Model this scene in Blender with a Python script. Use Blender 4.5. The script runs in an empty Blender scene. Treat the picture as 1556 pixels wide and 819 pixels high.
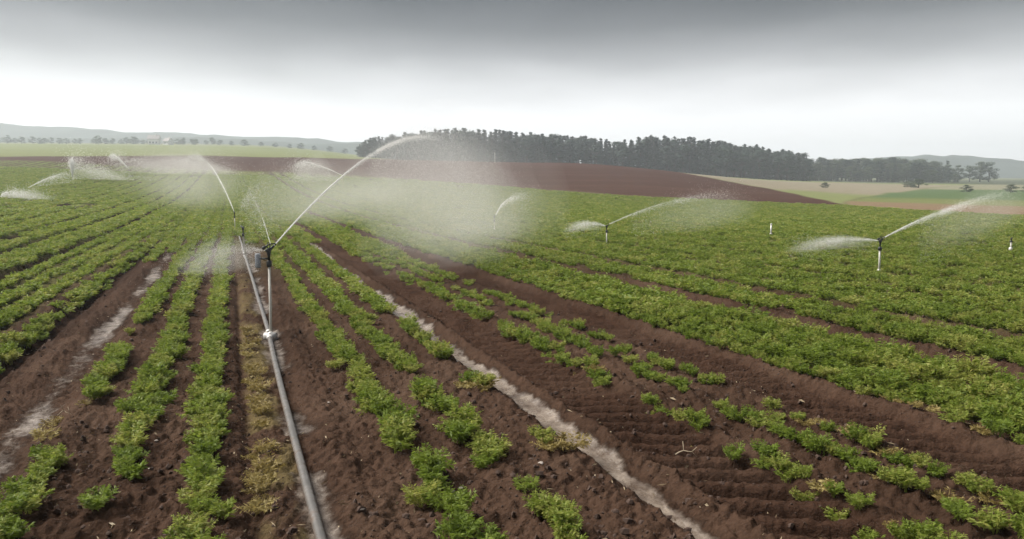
import bpy, math, random
import numpy as np

# ------------------------------------------------------------------ camera, sky, sun, exposure
S = bpy.context.scene
COL = S.collection
F, CU, CV, HC = 1150.0, 778.0, 409.5, 2.2          # focal length in photo pixels, photo centre, camera height
PITCH = math.atan((CV - 285.0) / F)
CP, SP = math.cos(PITCH), math.sin(PITCH)

cam_d = bpy.data.cameras.new('camera')
cam = bpy.data.objects.new('camera', cam_d); COL.objects.link(cam)
cam.location = (0, 0, HC); cam.rotation_euler = (math.pi / 2 - PITCH, 0, 0)
cam_d.sensor_width = 36.0; cam_d.lens = F / 1556 * 36.0
cam_d.clip_start = 0.1; cam_d.clip_end = 12000
S.camera = cam

SUN_EL, SUN_AZ = math.radians(50), math.radians(-75)   # azimuth measured from +Y towards +X
W = bpy.data.worlds.new('World'); S.world = W; W.use_nodes = True
nt = W.node_tree; nt.nodes.clear()
def N(tree, kind, **kw):
    n = tree.nodes.new(kind)
    for k, v in kw.items(): setattr(n, k, v)
    return n
def L(tree, a, b): tree.links.new(a, b)
out = N(nt, 'ShaderNodeOutputWorld'); bg = N(nt, 'ShaderNodeBackground')
sky = N(nt, 'ShaderNodeTexSky', sky_type='NISHITA', sun_disc=False, sun_elevation=SUN_EL, sun_rotation=SUN_AZ)
sky.dust_density = 4.0
skys = N(nt, 'ShaderNodeVectorMath', operation='SCALE'); skys.inputs['Scale'].default_value = 0.07
L(nt, sky.outputs[0], skys.inputs[0])
tc = N(nt, 'ShaderNodeTexCoord'); sep = N(nt, 'ShaderNodeSeparateXYZ')
L(nt, tc.outputs['Generated'], sep.inputs[0])
# cloud coordinates: direction stretched so that clouds flatten towards the horizon
zadd = N(nt, 'ShaderNodeMath', operation='ADD'); zadd.inputs[1].default_value = 0.12
L(nt, sep.outputs['Z'], zadd.inputs[0])
zmx = N(nt, 'ShaderNodeMath', operation='MAXIMUM'); zmx.inputs[1].default_value = 0.05
L(nt, zadd.outputs[0], zmx.inputs[0])
dv = N(nt, 'ShaderNodeVectorMath', operation='DIVIDE'); cmb = N(nt, 'ShaderNodeCombineXYZ')
for i in range(3): L(nt, zmx.outputs[0], cmb.inputs[i])
L(nt, tc.outputs['Generated'], dv.inputs[0]); L(nt, cmb.outputs[0], dv.inputs[1])
cn = N(nt, 'ShaderNodeTexNoise'); cn.inputs['Scale'].default_value = 1.5; cn.inputs['Detail'].default_value = 5; cn.inputs['Roughness'].default_value = 0.5
L(nt, dv.outputs[0], cn.inputs['Vector'])
nm = N(nt, 'ShaderNodeMath', operation='MULTIPLY_ADD'); nm.inputs[1].default_value = 0.036; nm.inputs[2].default_value = -0.018
L(nt, cn.outputs['Fac'], nm.inputs[0])
ez = N(nt, 'ShaderNodeMath', operation='ADD'); L(nt, sep.outputs['Z'], ez.inputs[0]); L(nt, nm.outputs[0], ez.inputs[1])
ramp = N(nt, 'ShaderNodeValToRGB'); cr = ramp.color_ramp
SKY = [(0.0, (.265, .265, .269)), (.09, (.245, .245, .248)), (.13, (.155, .155, .157)), (.165, (.075, .075, .076)),
       (.20, (.024, .024, .024)), (.235, (.001, .001, .001)), (.40, (.006, .006, .006)), (1.0, (.016, .016, .017))]
while len(cr.elements) < len(SKY): cr.elements.new(0.5)
for e, (p, c) in zip(cr.elements, SKY): e.position = p; e.color = (*c, 1)
L(nt, ez.outputs[0], ramp.inputs[0])
cm = N(nt, 'ShaderNodeMix', data_type='RGBA'); cm.inputs[0].default_value = 0.95
L(nt, skys.outputs[0], cm.inputs[6]); L(nt, ramp.outputs[0], cm.inputs[7])
L(nt, cm.outputs[2], bg.inputs[0]); bg.inputs[1].default_value = 1.0
L(nt, bg.outputs[0], out.inputs[0])

sun_d = bpy.data.lights.new('sun', 'SUN'); sun_d.energy = 1.5; sun_d.angle = math.radians(45); sun_d.color = (1, .965, .91)
sun = bpy.data.objects.new('sun', sun_d); COL.objects.link(sun)
sun.rotation_euler = (math.pi / 2 - SUN_EL, 0, -SUN_AZ + math.pi)
sun.location = (0, 0, 60)

S.view_settings.view_transform = 'Standard'; S.view_settings.look = 'None'
S.view_settings.exposure = 2.35; S.view_settings.gamma = 1.0; S.view_settings.use_curve_mapping = False
S.cycles.max_bounces = 5; S.cycles.diffuse_bounces = 3; S.cycles.transmission_bounces = 4
S.cycles.volume_bounces = 3; S.cycles.transparent_max_bounces = 96
S.cycles.use_denoising = True

# ------------------------------------------------------------------ helpers
rng = np.random.default_rng(11); random.seed(11)

def at(u, v, Z):
    """Point at photo pixel (u, v), Z metres ahead of the camera."""
    a, b = (u - CU) / F, (CV - v) / F
    k = Z / (CP + SP * b)
    return np.array([a * k, Z, HC + (-SP + CP * b) * k])
def project(P):
    P = np.asarray(P, float); d = P - np.array([0, 0, HC])
    zc = d[..., 1] * CP - d[..., 2] * SP
    yc = d[..., 1] * SP + d[..., 2] * CP
    return CU + F * d[..., 0] / zc, CV - F * yc / zc

def _hash(i, j, seed):
    h = (i.astype(np.int64) * 374761393 + j.astype(np.int64) * 668265263 + seed * 974634777) & 0xFFFFFFFF
    h = ((h ^ (h >> 13)) * 1274126177) & 0xFFFFFFFF
    return ((h ^ (h >> 16)) & 0xFFFF) / 65535.0
def vnoise(x, y, seed=0):
    x = np.asarray(x, float); y = np.asarray(y, float)
    i, j = np.floor(x), np.floor(y); fx, fy = x - i, y - j
    fx = fx * fx * (3 - 2 * fx); fy = fy * fy * (3 - 2 * fy)
    a = _hash(i, j, seed); b = _hash(i + 1, j, seed); c = _hash(i, j + 1, seed); d = _hash(i + 1, j + 1, seed)
    return (a * (1 - fx) + b * fx) * (1 - fy) + (c * (1 - fx) + d * fx) * fy
def fbm(x, y, octaves=4, seed=0):
    s, amp, tot = 0, 1.0, 0
    for o in range(octaves):
        s = s + amp * vnoise(x * 2 ** o, y * 2 ** o, seed + o * 17); tot += amp; amp *= .5
    return s / tot
def smooth(e0, e1, x):
    t = np.clip((x - e0) / (e1 - e0), 0, 1); return t * t * (3 - 2 * t)

def tag(o, label=None, cat=None, group=None, kind=None):
    if label: o['label'] = label
    if cat: o['category'] = cat
    if group: o['group'] = group
    if kind: o['kind'] = kind
    return o
def mesh_from(name, V, Fc, mat, smooth_shade=False):
    me = bpy.data.meshes.new(name)
    V = np.asarray(V, np.float32); Fc = np.asarray(Fc, np.int32)
    n = Fc.shape[1]
    me.vertices.add(len(V)); me.vertices.foreach_set('co', V.ravel())
    me.loops.add(Fc.size); me.loops.foreach_set('vertex_index', Fc.ravel())
    me.polygons.add(len(Fc)); me.polygons.foreach_set('loop_start', np.arange(len(Fc), dtype=np.int32) * n)
    me.polygons.foreach_set('loop_total', np.full(len(Fc), n, np.int32))
    me.polygons.foreach_set('use_smooth', np.full(len(Fc), smooth_shade, bool))
    me.update(calc_edges=True)
    me.materials.append(mat)
    return me
def obj(name, me, parent=None, loc=(0, 0, 0)):
    o = bpy.data.objects.new(name, me); COL.objects.link(o)
    o.location = loc
    if parent: o.parent = parent
    return o
def empty(name, loc, rz=0.0):
    o = bpy.data.objects.new(name, None); COL.objects.link(o)
    o.location = loc; o.rotation_euler = (0, 0, rz); o.empty_display_size = .2
    return o

class MB:
    """Collects quads/tris of simple shapes for one mesh."""
    def __init__(s): s.v = []; s.f = []
    def tube(s, pts, radii, n=12, caps=True):
        pts = [np.asarray(p, float) for p in pts]; base = len(s.v)
        up0 = np.array([0, 0, 1.0])
        for i, p in enumerate(pts):
            d = pts[min(i + 1, len(pts) - 1)] - pts[max(i - 1, 0)]
            d = d / (np.linalg.norm(d) + 1e-9)
            up = up0 if abs(d[2]) < .95 else np.array([1.0, 0, 0])
            x = np.cross(d, up); x /= np.linalg.norm(x); y = np.cross(x, d)
            for k in range(n):
                an = 2 * math.pi * k / n
                s.v.append(p + radii[i] * (math.cos(an) * x + math.sin(an) * y))
        for i in range(len(pts) - 1):
            for k in range(n):
                a, b = base + i * n + k, base + i * n + (k + 1) % n
                s.f.append((a, b, b + n, a + n))
        if caps:
            for i, rev in ((0, False), (len(pts) - 1, True)):
                c = len(s.v); s.v.append(pts[i].copy())
                for k in range(n):
                    a, b = base + i * n + k, base + i * n + (k + 1) % n
                    s.f.append((c, b, a) if not rev else (c, a, b))
        return s
    def box(s, lo, hi):
        b = len(s.v)
        for x in (lo[0], hi[0]):
            for y in (lo[1], hi[1]):
                for z in (lo[2], hi[2]): s.v.append(np.array([x, y, z], float))
        for q in ((0, 1, 3, 2), (4, 6, 7, 5), (0, 4, 5, 1), (2, 3, 7, 6), (0, 2, 6, 4), (1, 5, 7, 3)):
            s.f.append(tuple(b + i for i in q))
        return s
    def mesh(s, name, mat, shade=True):
        me = bpy.data.meshes.new(name); me.from_pydata([tuple(v) for v in s.v], [], s.f); me.update()
        me.materials.append(mat)
        if shade: me.polygons.foreach_set('use_smooth', [len(f) == 4 for f in s.f])
        return me

# ------------------------------------------------------------------ materials
def new_mat(name):
    m = bpy.data.materials.new(name); m.use_nodes = True
    t = m.node_tree; t.nodes.clear()
    o = N(t, 'ShaderNodeOutputMaterial')
    return m, t, o
def simple_mat(name, col, rough=.6, metal=0.0, noise=0.0, scale=20.0, bump=0.0):
    m, t, o = new_mat(name); b = N(t, 'ShaderNodeBsdfPrincipled'); L(t, b.outputs[0], o.inputs[0])
    b.inputs['Roughness'].default_value = rough; b.inputs['Metallic'].default_value = metal
    tx = N(t, 'ShaderNodeTexCoord'); nz = N(t, 'ShaderNodeTexNoise'); nz.inputs['Scale'].default_value = scale; nz.inputs['Detail'].default_value = 6
    L(t, tx.outputs['Object'], nz.inputs['Vector'])
    mx = N(t, 'ShaderNodeMix', data_type='RGBA')
    mx.inputs[6].default_value = (*[c * (1 - noise) for c in col], 1); mx.inputs[7].default_value = (*[min(1, c * (1 + noise)) for c in col], 1)
    L(t, nz.outputs['Fac'], mx.inputs[0]); L(t, mx.outputs[2], b.inputs['Base Color'])
    if bump:
        bp = N(t, 'ShaderNodeBump'); bp.inputs['Strength'].default_value = bump; bp.inputs['Distance'].default_value = .01
        L(t, nz.outputs['Fac'], bp.inputs['Height']); L(t, bp.outputs[0], b.inputs['Normal'])
    return m
def leaf_mat(name, c0, c1, c2, trans=.3, rough=.55):
    """Foliage: hue varies by plant and by place within it."""
    m, t, o = new_mat(name)
    oi = N(t, 'ShaderNodeObjectInfo'); geo = N(t, 'ShaderNodeNewGeometry')
    rp = N(t, 'ShaderNodeValToRGB'); e = rp.color_ramp.elements
    e[0].position = 0; e[0].color = (*c0, 1); e[1].position = 1; e[1].color = (*c2, 1)
    x = rp.color_ramp.elements.new(.55); x.color = (*c1, 1)
    md = N(t, 'ShaderNodeMath', operation='MULTIPLY_ADD'); md.inputs[1].default_value = .45
    L(t, geo.outputs['Random Per Island'], md.inputs[0])
    m2 = N(t, 'ShaderNodeMath', operation='MULTIPLY'); m2.inputs[1].default_value = .6
    L(t, oi.outputs['Random'], m2.inputs[0]); L(t, m2.outputs[0], md.inputs[2])
    L(t, md.outputs[0], rp.inputs[0])
    b = N(t, 'ShaderNodeBsdfPrincipled'); b.inputs['Roughness'].default_value = rough
    b.inputs['Specular IOR Level'].default_value = .3
    tr = N(t, 'ShaderNodeBsdfTranslucent'); mix = N(t, 'ShaderNodeMixShader'); mix.inputs[0].default_value = trans
    L(t, rp.outputs[0], b.inputs['Base Color']); L(t, rp.outputs[0], tr.inputs['Color'])
    L(t, b.outputs[0], mix.inputs[1]); L(t, tr.outputs[0], mix.inputs[2]); L(t, mix.outputs[0], o.inputs[0])
    return m

M = {}
M['leaf'] = leaf_mat('crop leaf', (.125, .185, .020), (.215, .28, .040), (.38, .365, .10), .48)
M['yellow'] = leaf_mat('withered leaf', (.20, .15, .055), (.30, .23, .07), (.40, .33, .13), .3)
M['conifer'] = leaf_mat('conifer needles', (.012, .03, .02), (.02, .045, .027), (.034, .06, .036), .15)
M['broad'] = leaf_mat('broadleaf', (.04, .062, .03), (.06, .085, .04), (.085, .11, .052), .25)
M['bark'] = simple_mat('bark', (.07, .055, .045), .9, noise=.4, scale=6)
M['pipe'] = simple_mat('grey pipe', (.15, .14, .13), .36, 0.3, noise=.45, scale=7)
def muddy(m, col=(.10, .065, .045)):
    t = m.node_tree; b = [n for n in t.nodes if n.type == 'BSDF_PRINCIPLED'][0]; src = b.inputs['Base Color'].links[0].from_socket
    geo = N(t, 'ShaderNodeNewGeometry'); sp = N(t, 'ShaderNodeSeparateXYZ'); L(t, geo.outputs['Normal'], sp.inputs[0])
    n = N(t, 'ShaderNodeTexNoise'); n.inputs['Scale'].default_value = 11; n.inputs['Detail'].default_value = 7; n.inputs['Roughness'].default_value = .7; L(t, geo.outputs['Position'], n.inputs['Vector'])
    a = N(t, 'ShaderNodeMath', operation='MULTIPLY_ADD'); a.inputs[1].default_value = -.22; L(t, sp.outputs['Z'], a.inputs[0]); L(t, n.outputs['Fac'], a.inputs[2])
    mr = N(t, 'ShaderNodeMapRange'); mr.inputs['From Min'].default_value = .32; mr.inputs['From Max'].default_value = .56; L(t, a.outputs[0], mr.inputs['Value'])
    x = N(t, 'ShaderNodeMix', data_type='RGBA'); L(t, mr.outputs[0], x.inputs[0]); L(t, src, x.inputs[6]); x.inputs[7].default_value = (*col, 1); L(t, x.outputs[2], b.inputs['Base Color'])
    r = N(t, 'ShaderNodeMapRange'); r.inputs['To Min'].default_value = b.inputs['Roughness'].default_value; r.inputs['To Max'].default_value = .85; L(t, mr.outputs[0], r.inputs['Value']); L(t, r.outputs[0], b.inputs['Roughness'])
    q = N(t, 'ShaderNodeMapRange'); q.inputs['To Min'].default_value = b.inputs['Metallic'].default_value; q.inputs['To Max'].default_value = 0; L(t, mr.outputs[0], q.inputs['Value']); L(t, q.outputs[0], b.inputs['Metallic'])
muddy(M['pipe'])
M['riser'] = simple_mat('pale riser', (.52, .50, .44), .45, 0.1, noise=.2, scale=14)
M['coupling'] = simple_mat('pale coupling', (.62, .60, .57), .4, 0.2, noise=.15, scale=14)
M['head'] = simple_mat('dark sprinkler plastic', (.018, .02, .022), .45, 0.0, noise=.3, scale=30)
M['box'] = simple_mat('slate blue plastic', (.17, .19, .22), .5, 0.0, noise=.2, scale=20)
M['stone'] = simple_mat('pale stone', (.36, .31, .27), .85, noise=.35, scale=30, bump=.5)
M['stalk'] = simple_mat('dry stalk', (.36, .29, .20), .8, noise=.3, scale=40)
M['wall'] = simple_mat('white render', (.75, .74, .72), .8, noise=.06, scale=2)
M['roof'] = simple_mat('pale roof', (.32, .29, .28), .8, noise=.2, scale=3)
M['glass'] = simple_mat('dark window', (.03, .035, .04), .15)
M['post'] = simple_mat('pale post', (.7, .69, .66), .6, noise=.1)
M['clod'] = simple_mat('soil clod', (.062, .037, .026), .95, noise=.4, scale=25, bump=.6)

def ground_material():
    m, t, o = new_mat('field soil and cover')
    b = N(t, 'ShaderNodeBsdfPrincipled'); L(t, b.outputs[0], o.inputs[0])
    ca = N(t, 'ShaderNodeAttribute', attribute_name='cover'); wa = N(t, 'ShaderNodeAttribute', attribute_name='wet')
    geo = N(t, 'ShaderNodeNewGeometry')
    def noise(scale, det=6, rough=.6):
        n = N(t, 'ShaderNodeTexNoise'); n.inputs['Scale'].default_value = scale; n.inputs['Detail'].default_value = det; n.inputs['Roughness'].default_value = rough
        L(t, geo.outputs['Position'], n.inputs['Vector']); return n
    n1, n2, n3 = noise(30, 5), noise(4.5), noise(.35)
    def madd(src, mul, add):
        q = N(t, 'ShaderNodeMath', operation='MULTIPLY_ADD'); q.inputs[1].default_value = mul; q.inputs[2].default_value = add
        L(t, src, q.inputs[0]); return q.outputs[0]
    def mul(a, c):
        q = N(t, 'ShaderNodeMath', operation='MULTIPLY'); L(t, a, q.inputs[0]); L(t, c, q.inputs[1]); return q.outputs[0]
    v = mul(mul(madd(n1.outputs['Fac'], 1.1, .45), madd(n2.outputs['Fac'], .8, .6)), madd(n3.outputs['Fac'], .5, .75))
    sc = N(t, 'ShaderNodeVectorMath', operation='SCALE'); L(t, ca.outputs['Color'], sc.inputs[0]); L(t, v, sc.inputs['Scale'])
    n4 = noise(6.5, 8, .7)
    wn = N(t, 'ShaderNodeMath', operation='MULTIPLY_ADD'); wn.inputs[1].default_value = 1.5; L(t, n4.outputs['Fac'], wn.inputs[0]); L(t, wa.outputs['Fac'], wn.inputs[2])
    wm = N(t, 'ShaderNodeMapRange', interpolation_type='SMOOTHSTEP'); wm.inputs['From Min'].default_value = 1.05; wm.inputs['From Max'].default_value = 1.85; L(t, wn.outputs[0], wm.inputs['Value'])
    wc = N(t, 'ShaderNodeMix', data_type='RGBA'); wc.inputs[6].default_value = (.085, .058, .040, 1); wc.inputs[7].default_value = (.26, .21, .165, 1)
    wr = N(t, 'ShaderNodeMapRange'); wr.inputs['From Min'].default_value = .35; wr.inputs['From Max'].default_value = .62; L(t, n2.outputs['Fac'], wr.inputs['Value']); L(t, wr.outputs[0], wc.inputs[0])
    bc = N(t, 'ShaderNodeMix', data_type='RGBA'); L(t, wm.outputs[0], bc.inputs[0]); dk = N(t, 'ShaderNodeMapRange'); dk.inputs['From Min'].default_value = .80; dk.inputs['From Max'].default_value = 1.15; dk.inputs['To Min'].default_value = 1; dk.inputs['To Max'].default_value = .6; L(t, wn.outputs[0], dk.inputs['Value'])
    sd_ = N(t, 'ShaderNodeVectorMath', operation='SCALE'); L(t, sc.outputs[0], sd_.inputs[0]); L(t, dk.outputs[0], sd_.inputs['Scale']); L(t, sd_.outputs[0], bc.inputs[6]); L(t, wc.outputs[2], bc.inputs[7])
    L(t, bc.outputs[2], b.inputs['Base Color']); wa = wm
    rg = N(t, 'ShaderNodeMapRange'); rg.inputs['To Min'].default_value = .80; rg.inputs['To Max'].default_value = .26
    L(t, wa.outputs[0], rg.inputs['Value']); L(t, rg.outputs[0], b.inputs['Roughness'])
    sp = N(t, 'ShaderNodeMapRange'); sp.inputs['To Min'].default_value = .02; sp.inputs['To Max'].default_value = .55
    L(t, wa.outputs[0], sp.inputs['Value']); L(t, sp.outputs[0], b.inputs['Specular IOR Level'])
    bp = N(t, 'ShaderNodeBump'); bp.inputs['Distance'].default_value = .03
    bs = N(t, 'ShaderNodeMapRange'); bs.inputs['To Min'].default_value = 1.0; bs.inputs['To Max'].default_value = .5
    L(t, wa.outputs[0], bs.inputs['Value']); L(t, bs.outputs[0], bp.inputs['Strength'])
    L(t, n1.outputs['Fac'], bp.inputs['Height']); L(t, bp.outputs[0], b.inputs['Normal'])
    return m
M['ground'] = ground_material()

# ------------------------------------------------------------------ terrain
VT = {  # photo row of the ground at distances Z, by photo column: the lie of the land
 -900: {20: 411, 40: 330, 60: 303, 80: 285, 100: 272, 130: 256, 160: 245, 200: 236, 260: 229, 320: 225, 400: 221, 700: 217, 1000: 213, 3500: 212},
 0:    {20: 411, 40: 336, 60: 309, 80: 291, 100: 277, 130: 261, 160: 248, 200: 238, 260: 230, 320: 225, 400: 221, 700: 217, 1000: 213, 3500: 212},
 300:  {20: 411, 40: 343, 60: 318, 80: 301, 100: 288, 130: 273, 160: 262, 200: 247, 240: 236, 320: 230, 400: 225, 700: 219, 1000: 215, 3500: 214},
 450:  {20: 411, 40: 346, 60: 321, 80: 304, 100: 291, 130: 276, 160: 264, 200: 250, 245: 239, 320: 232, 400: 227, 700: 221, 1000: 217, 3500: 216},
 600:  {20: 411, 40: 347, 60: 322, 80: 307, 100: 295, 130: 281, 160: 268, 200: 254, 260: 243, 320: 243, 400: 245, 700: 245, 1000: 240, 3500: 236},
 800:  {20: 411, 40: 348, 60: 326, 80: 313, 100: 303, 130: 288, 160: 270, 200: 252, 230: 246, 320: 248, 400: 250, 700: 252, 1000: 250, 3500: 245},
 950:  {20: 411, 40: 348, 60: 328, 80: 317, 100: 307, 118: 298, 150: 277, 190: 256, 225: 249, 320: 252, 400: 255, 700: 258, 1000: 256, 3500: 250},
 1060: {20: 411, 40: 349, 60: 330, 80: 319, 112: 303, 150: 285, 190: 270, 230: 267, 330: 267, 400: 267, 700: 266, 1000: 264, 3500: 256},
 1200: {20: 411, 40: 351, 60: 332, 80: 321, 104: 310, 130: 297, 150: 289, 200: 284, 330: 276, 400: 274, 700: 270, 1000: 268, 3500: 260},
 1300: {20: 411, 40: 352, 60: 333, 80: 322, 100: 313, 130: 303, 160: 297, 220: 289, 330: 278, 400: 276, 700: 271, 1000: 268, 3500: 262},
 1450: {20: 411, 40: 352, 60: 334, 80: 323, 100: 315, 130: 306, 160: 300, 220: 291, 330: 281, 400: 278, 700: 272, 1000: 269, 3500: 263},
 1600: {20: 411, 40: 353, 60: 337, 80: 328, 100: 320, 130: 309, 160: 302, 220: 292, 330: 282, 400: 279, 700: 272, 1000: 269, 3500: 264},
 2600: {20: 411, 40: 353, 60: 337, 80: 328, 100: 320, 130: 309, 160: 302, 220: 292, 330: 282, 400: 279, 700: 272, 1000: 269, 3500: 264},
}
ZS = np.concatenate([np.arange(0, 420, 4.0), np.geomspace(420, 3500, 60)])
US = np.arange(-900, 2601, 25.0)
def _terrain_grid():
    cols = sorted(VT); zz = []
    for c in cols:
        zs = [0, 12] + sorted(VT[c]); hs = [0.0, 0.0] + [at(778, VT[c][z], z)[2] for z in sorted(VT[c])]
        zz.append(np.interp(ZS, zs, hs))
    zz = np.array(zz); G = np.empty((len(US), len(ZS)))
    for j in range(len(ZS)): G[:, j] = np.interp(US, cols, zz[:, j])
    for _ in range(3):
        P = np.pad(G, ((2, 2), (2, 2)), mode='edge')
        G = sum(P[2 + i:2 + i + G.shape[0], 2:-2] for i in (-2, -1, 0, 1, 2)) / 5
        P = np.pad(G, ((0, 0), (2, 2)), mode='edge')
        G2 = sum(P[:, 2 + i:2 + i + G.shape[1]] for i in (-2, -1, 0, 1, 2)) / 5
        w = smooth(8, 20, ZS)[None, :]; G = G * (1 - w) + G2 * w
    G[:, ZS < 14] = 0
    return G
TG = _terrain_grid()
ZI = np.arange(len(ZS), dtype=float)
def column(X, Y): return CU + F * np.asarray(X) / np.maximum(np.asarray(Y), 6.0)
def macro(X, Y):
    X = np.asarray(X, float); Y = np.asarray(Y, float)
    gi = np.clip((column(X, Y) - US[0]) / 25.0, 0, len(US) - 1.001); gj = np.clip(np.interp(Y, ZS, ZI), 0, len(ZS) - 1.001)
    i, j = gi.astype(int), gj.astype(int); fi, fj = gi - i, gj - j
    return (TG[i, j] * (1 - fi) + TG[i + 1, j] * fi) * (1 - fj) + (TG[i, j + 1] * (1 - fi) + TG[i + 1, j + 1] * fi) * fj

# crop-row frame: s runs along the rows, t across them (to the right)
RA = math.atan((350 - CU) / F / (CP + SP * (CV - 285) / F))
RC, RS = math.cos(RA), math.sin(RA)
KT = HC * RC                                     # image slope k of a row -> t in metres
def st(X, Y): return X * RS + Y * RC, X * RC - Y * RS
def xy(s, t): return s * RS + t * RC, s * RC - t * RS

ROWS = [  # k, label, half width of the row of plants, density
 (-.675, 'third green row left of the pipe'), (-.40, 'second green row left of the pipe'), (-.118, 'first green row left of the pipe'),
 (.63, 'first green row right of the pipe'), (.915, 'second green row right of the pipe'), (1.22, 'sparse row beside the pale wet furrow'),
 (1.90, 'sparse row right of the treaded wheel track'), (2.17, 'middle row between the two treaded wheel tracks'), (2.38, 'row on the left edge of the second wheel track'),
 (2.98, 'thin row on the right edge of the second wheel track'),
 (3.14, 'bright dense bed at right, near row'), (3.41, 'bright dense bed at right, middle row'), (3.67, 'bright dense bed at right, far row'),
 (4.33, 'bed beyond the first dark furrow'), (4.52, 'bed beyond the first dark furrow'), (4.72, 'bed beyond the first dark furrow'),
]
ROWS = [(k * KT, lab) for k, lab in ROWS]
FURROWS = [4.02 * KT, 5.03 * KT, 6.65 * KT]
while FURROWS[-1] < 170: FURROWS.append(FURROWS[-1] + 2.35 + .45 * math.sin(len(FURROWS) * 2.3))
LFUR = [-1.33 * KT, -2.48 * KT]
while LFUR[-1] > -130: LFUR.append(LFUR[-1] - 1.85 - .35 * math.sin(len(LFUR) * 1.9))
ALLF = np.array(sorted(FURROWS + LFUR))
def wob(t, s): return .05 * (vnoise(s * .22, t * .9, 5) - .5) + .12 * (vnoise(s * .05, t * .3, 6) - .5)

def furrow_dist(t):
    i = np.clip(np.searchsorted(ALLF, t), 1, len(ALLF) - 1)
    return np.minimum(np.abs(t - ALLF[i - 1]), np.abs(t - ALLF[i]))
ZG_U = [-900, -400, 0, 150, 300, 450, 540, 600, 700, 800, 900, 950, 1060, 1200, 1290, 1400, 1560, 1800, 2600]
ZG_Z = [184, 184, 180, 178, 171, 165, 160, 155, 141, 130, 121, 117, 112, 104, 100, 86, 74, 68, 60]
ZB_U = [-900, -400, 0, 150, 300, 450, 540, 600, 950, 1000, 1060, 1100, 1200, 1290, 1400]
ZB_Z = [196, 200, 205, 222, 240, 250, 258, 275, 290, 250, 205, 190, 142, 100, 60]
def field_edge(u): return np.interp(u, ZG_U, ZG_Z)
def X_(s, t): return s * RS + t * RC
def Y_(s, t): return s * RC - t * RS
def wet_mask(s, t):
    c = 1.41 * KT - .05 + .10 * (vnoise(s * .5, s * 0, 31) - .5)
    w = .23 + .14 * (vnoise(s * .9, s * 0, 32) - .5) - .004 * s
    m = 1 - smooth(w * .35, w * 1.25, np.abs(t - c) + .20 * (fbm(X_(s, t) * 3.1, Y_(s, t) * 2.7, 4, 33) - .5))
    m = m * smooth(.25, .5, fbm(s * 1.3, t * 3, 3, 34) + .12)
    # puddled left wheel track
    c2 = -.93 * KT + .10 * (vnoise(s * .4, s * 0, 35) - .5)
    m2 = (1 - smooth(.02, .28, np.abs(t - c2) + .22 * (fbm(s * 2.1, t * 3.7, 4, 36) - .5))) * (.35 + .65 * smooth(.3, .7, fbm(s * .6, t * .8, 4, 39)))
    # seepage along the pipe
    c3 = .245 * KT
    m3 = .75 * (1 - smooth(.02, .24, np.abs(t - c3) + .2 * (fbm(s * 2.3, t * 4.1, 4, 38) - .5))) * smooth(.3, .6, vnoise(s * 1.1, s * 0, 40) + .05)
    return np.maximum(np.maximum(m, .88 * m2), m3) * smooth(45, 25, s)

def micro(X, Y, fine=True):
    s, t0 = st(X, Y); t = t0 + wob(t0, s)
    near = smooth(40, 14, Y)
    z = np.zeros_like(X)
    fd = furrow_dist(t)
    inside = smooth(8, -4, Y - field_edge(column(X, Y)))
    z -= (.20 * np.exp(-(fd / (.22 + .18 * smooth(12, 35, Y))) ** 2)) * inside * smooth(.25, .45, vnoise(s * .12, t * .4, 9) + .25)
    z += .05 * np.exp(-((fd - .42) / .16) ** 2) * inside * smooth(90, 40, Y)
    # treaded wheel tracks
    lug = np.zeros_like(X); trk = np.zeros_like(X)
    for c, hw in ((1.72 * KT, .40), (2.70 * KT, .40)):
        d = t - c; mk = 1 - smooth(hw * .8, hw, np.abs(d))
        z -= .07 * mk * near; z += .045 * np.exp(-((np.abs(d) - hw - .08) / .09) ** 2) * near
        trk = np.maximum(trk, mk)
        ph = (s + .55 * d + .06 * (vnoise(s * 1.3, t * 2, 12) - .5)) / .30
        tri = np.abs(ph - np.floor(ph) - .5) * 2
        lug += mk * (smooth(.2, .75, tri) - .5) * (.45 + .9 * vnoise(s * 1.1, t * 1.7, 13))
    z += .14 * lug * smooth(45, 20, Y)
    # left wheel track, wet channel, slot beside the weedy strip, pipe trench
    d = np.abs(t + 1.02 * KT); z -= .08 * (1 - smooth(.35, .6, d)) * smooth(30, 14, Y)
    z += .07 * np.exp(-((t + 1.26 * KT) / .12) ** 2) * near
    z -= .08 * (1 - smooth(.1, .27, np.abs(t - 1.41 * KT))) * near
    z -= .06 * np.exp(-((t - .045 * KT) / .06) ** 2) * near
    z += .035 * np.exp(-((t - .38 * KT) / .14) ** 2) * near - .03 * np.exp(-((t - .26 * KT) / .14) ** 2) * near
    for tr, _ in ROWS: z += .03 * np.exp(-((t - tr) / .17) ** 2) * near
    if fine:
        calm = (1 - .85 * wet_mask(s, t)) * (1 - .55 * trk)
        z += (.085 * (fbm(X * 2.2, Y * 2.2, 3, 2) - .5) + .13 * (np.abs(fbm(X * 8, Y * 8, 3, 4) - .5)) + .045 * (vnoise(X * 24, Y * 24, 8) - .5)) * calm * smooth(60, 20, Y) - .012
        z += .5 * (fbm(X * .05, Y * .05, 3, 3) - .5) * smooth(60, 160, Y)
    return z
def ground_z(X, Y):
    X = np.asarray(X, float); Y = np.asarray(Y, float)
    return macro(X, Y) + micro(X, Y)
def gz(x, y): return float(ground_z(np.array([x]), np.array([y]))[0])
def on_ground(u, v, lift=0.0):
    """Where the sight line of a photo pixel meets the flat near field."""
    a, b = (u - CU) / F, (CV - v) / F
    k = (lift - HC) / (-SP + CP * b)
    return np.array([a * k, (CP + SP * b) * k])

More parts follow.
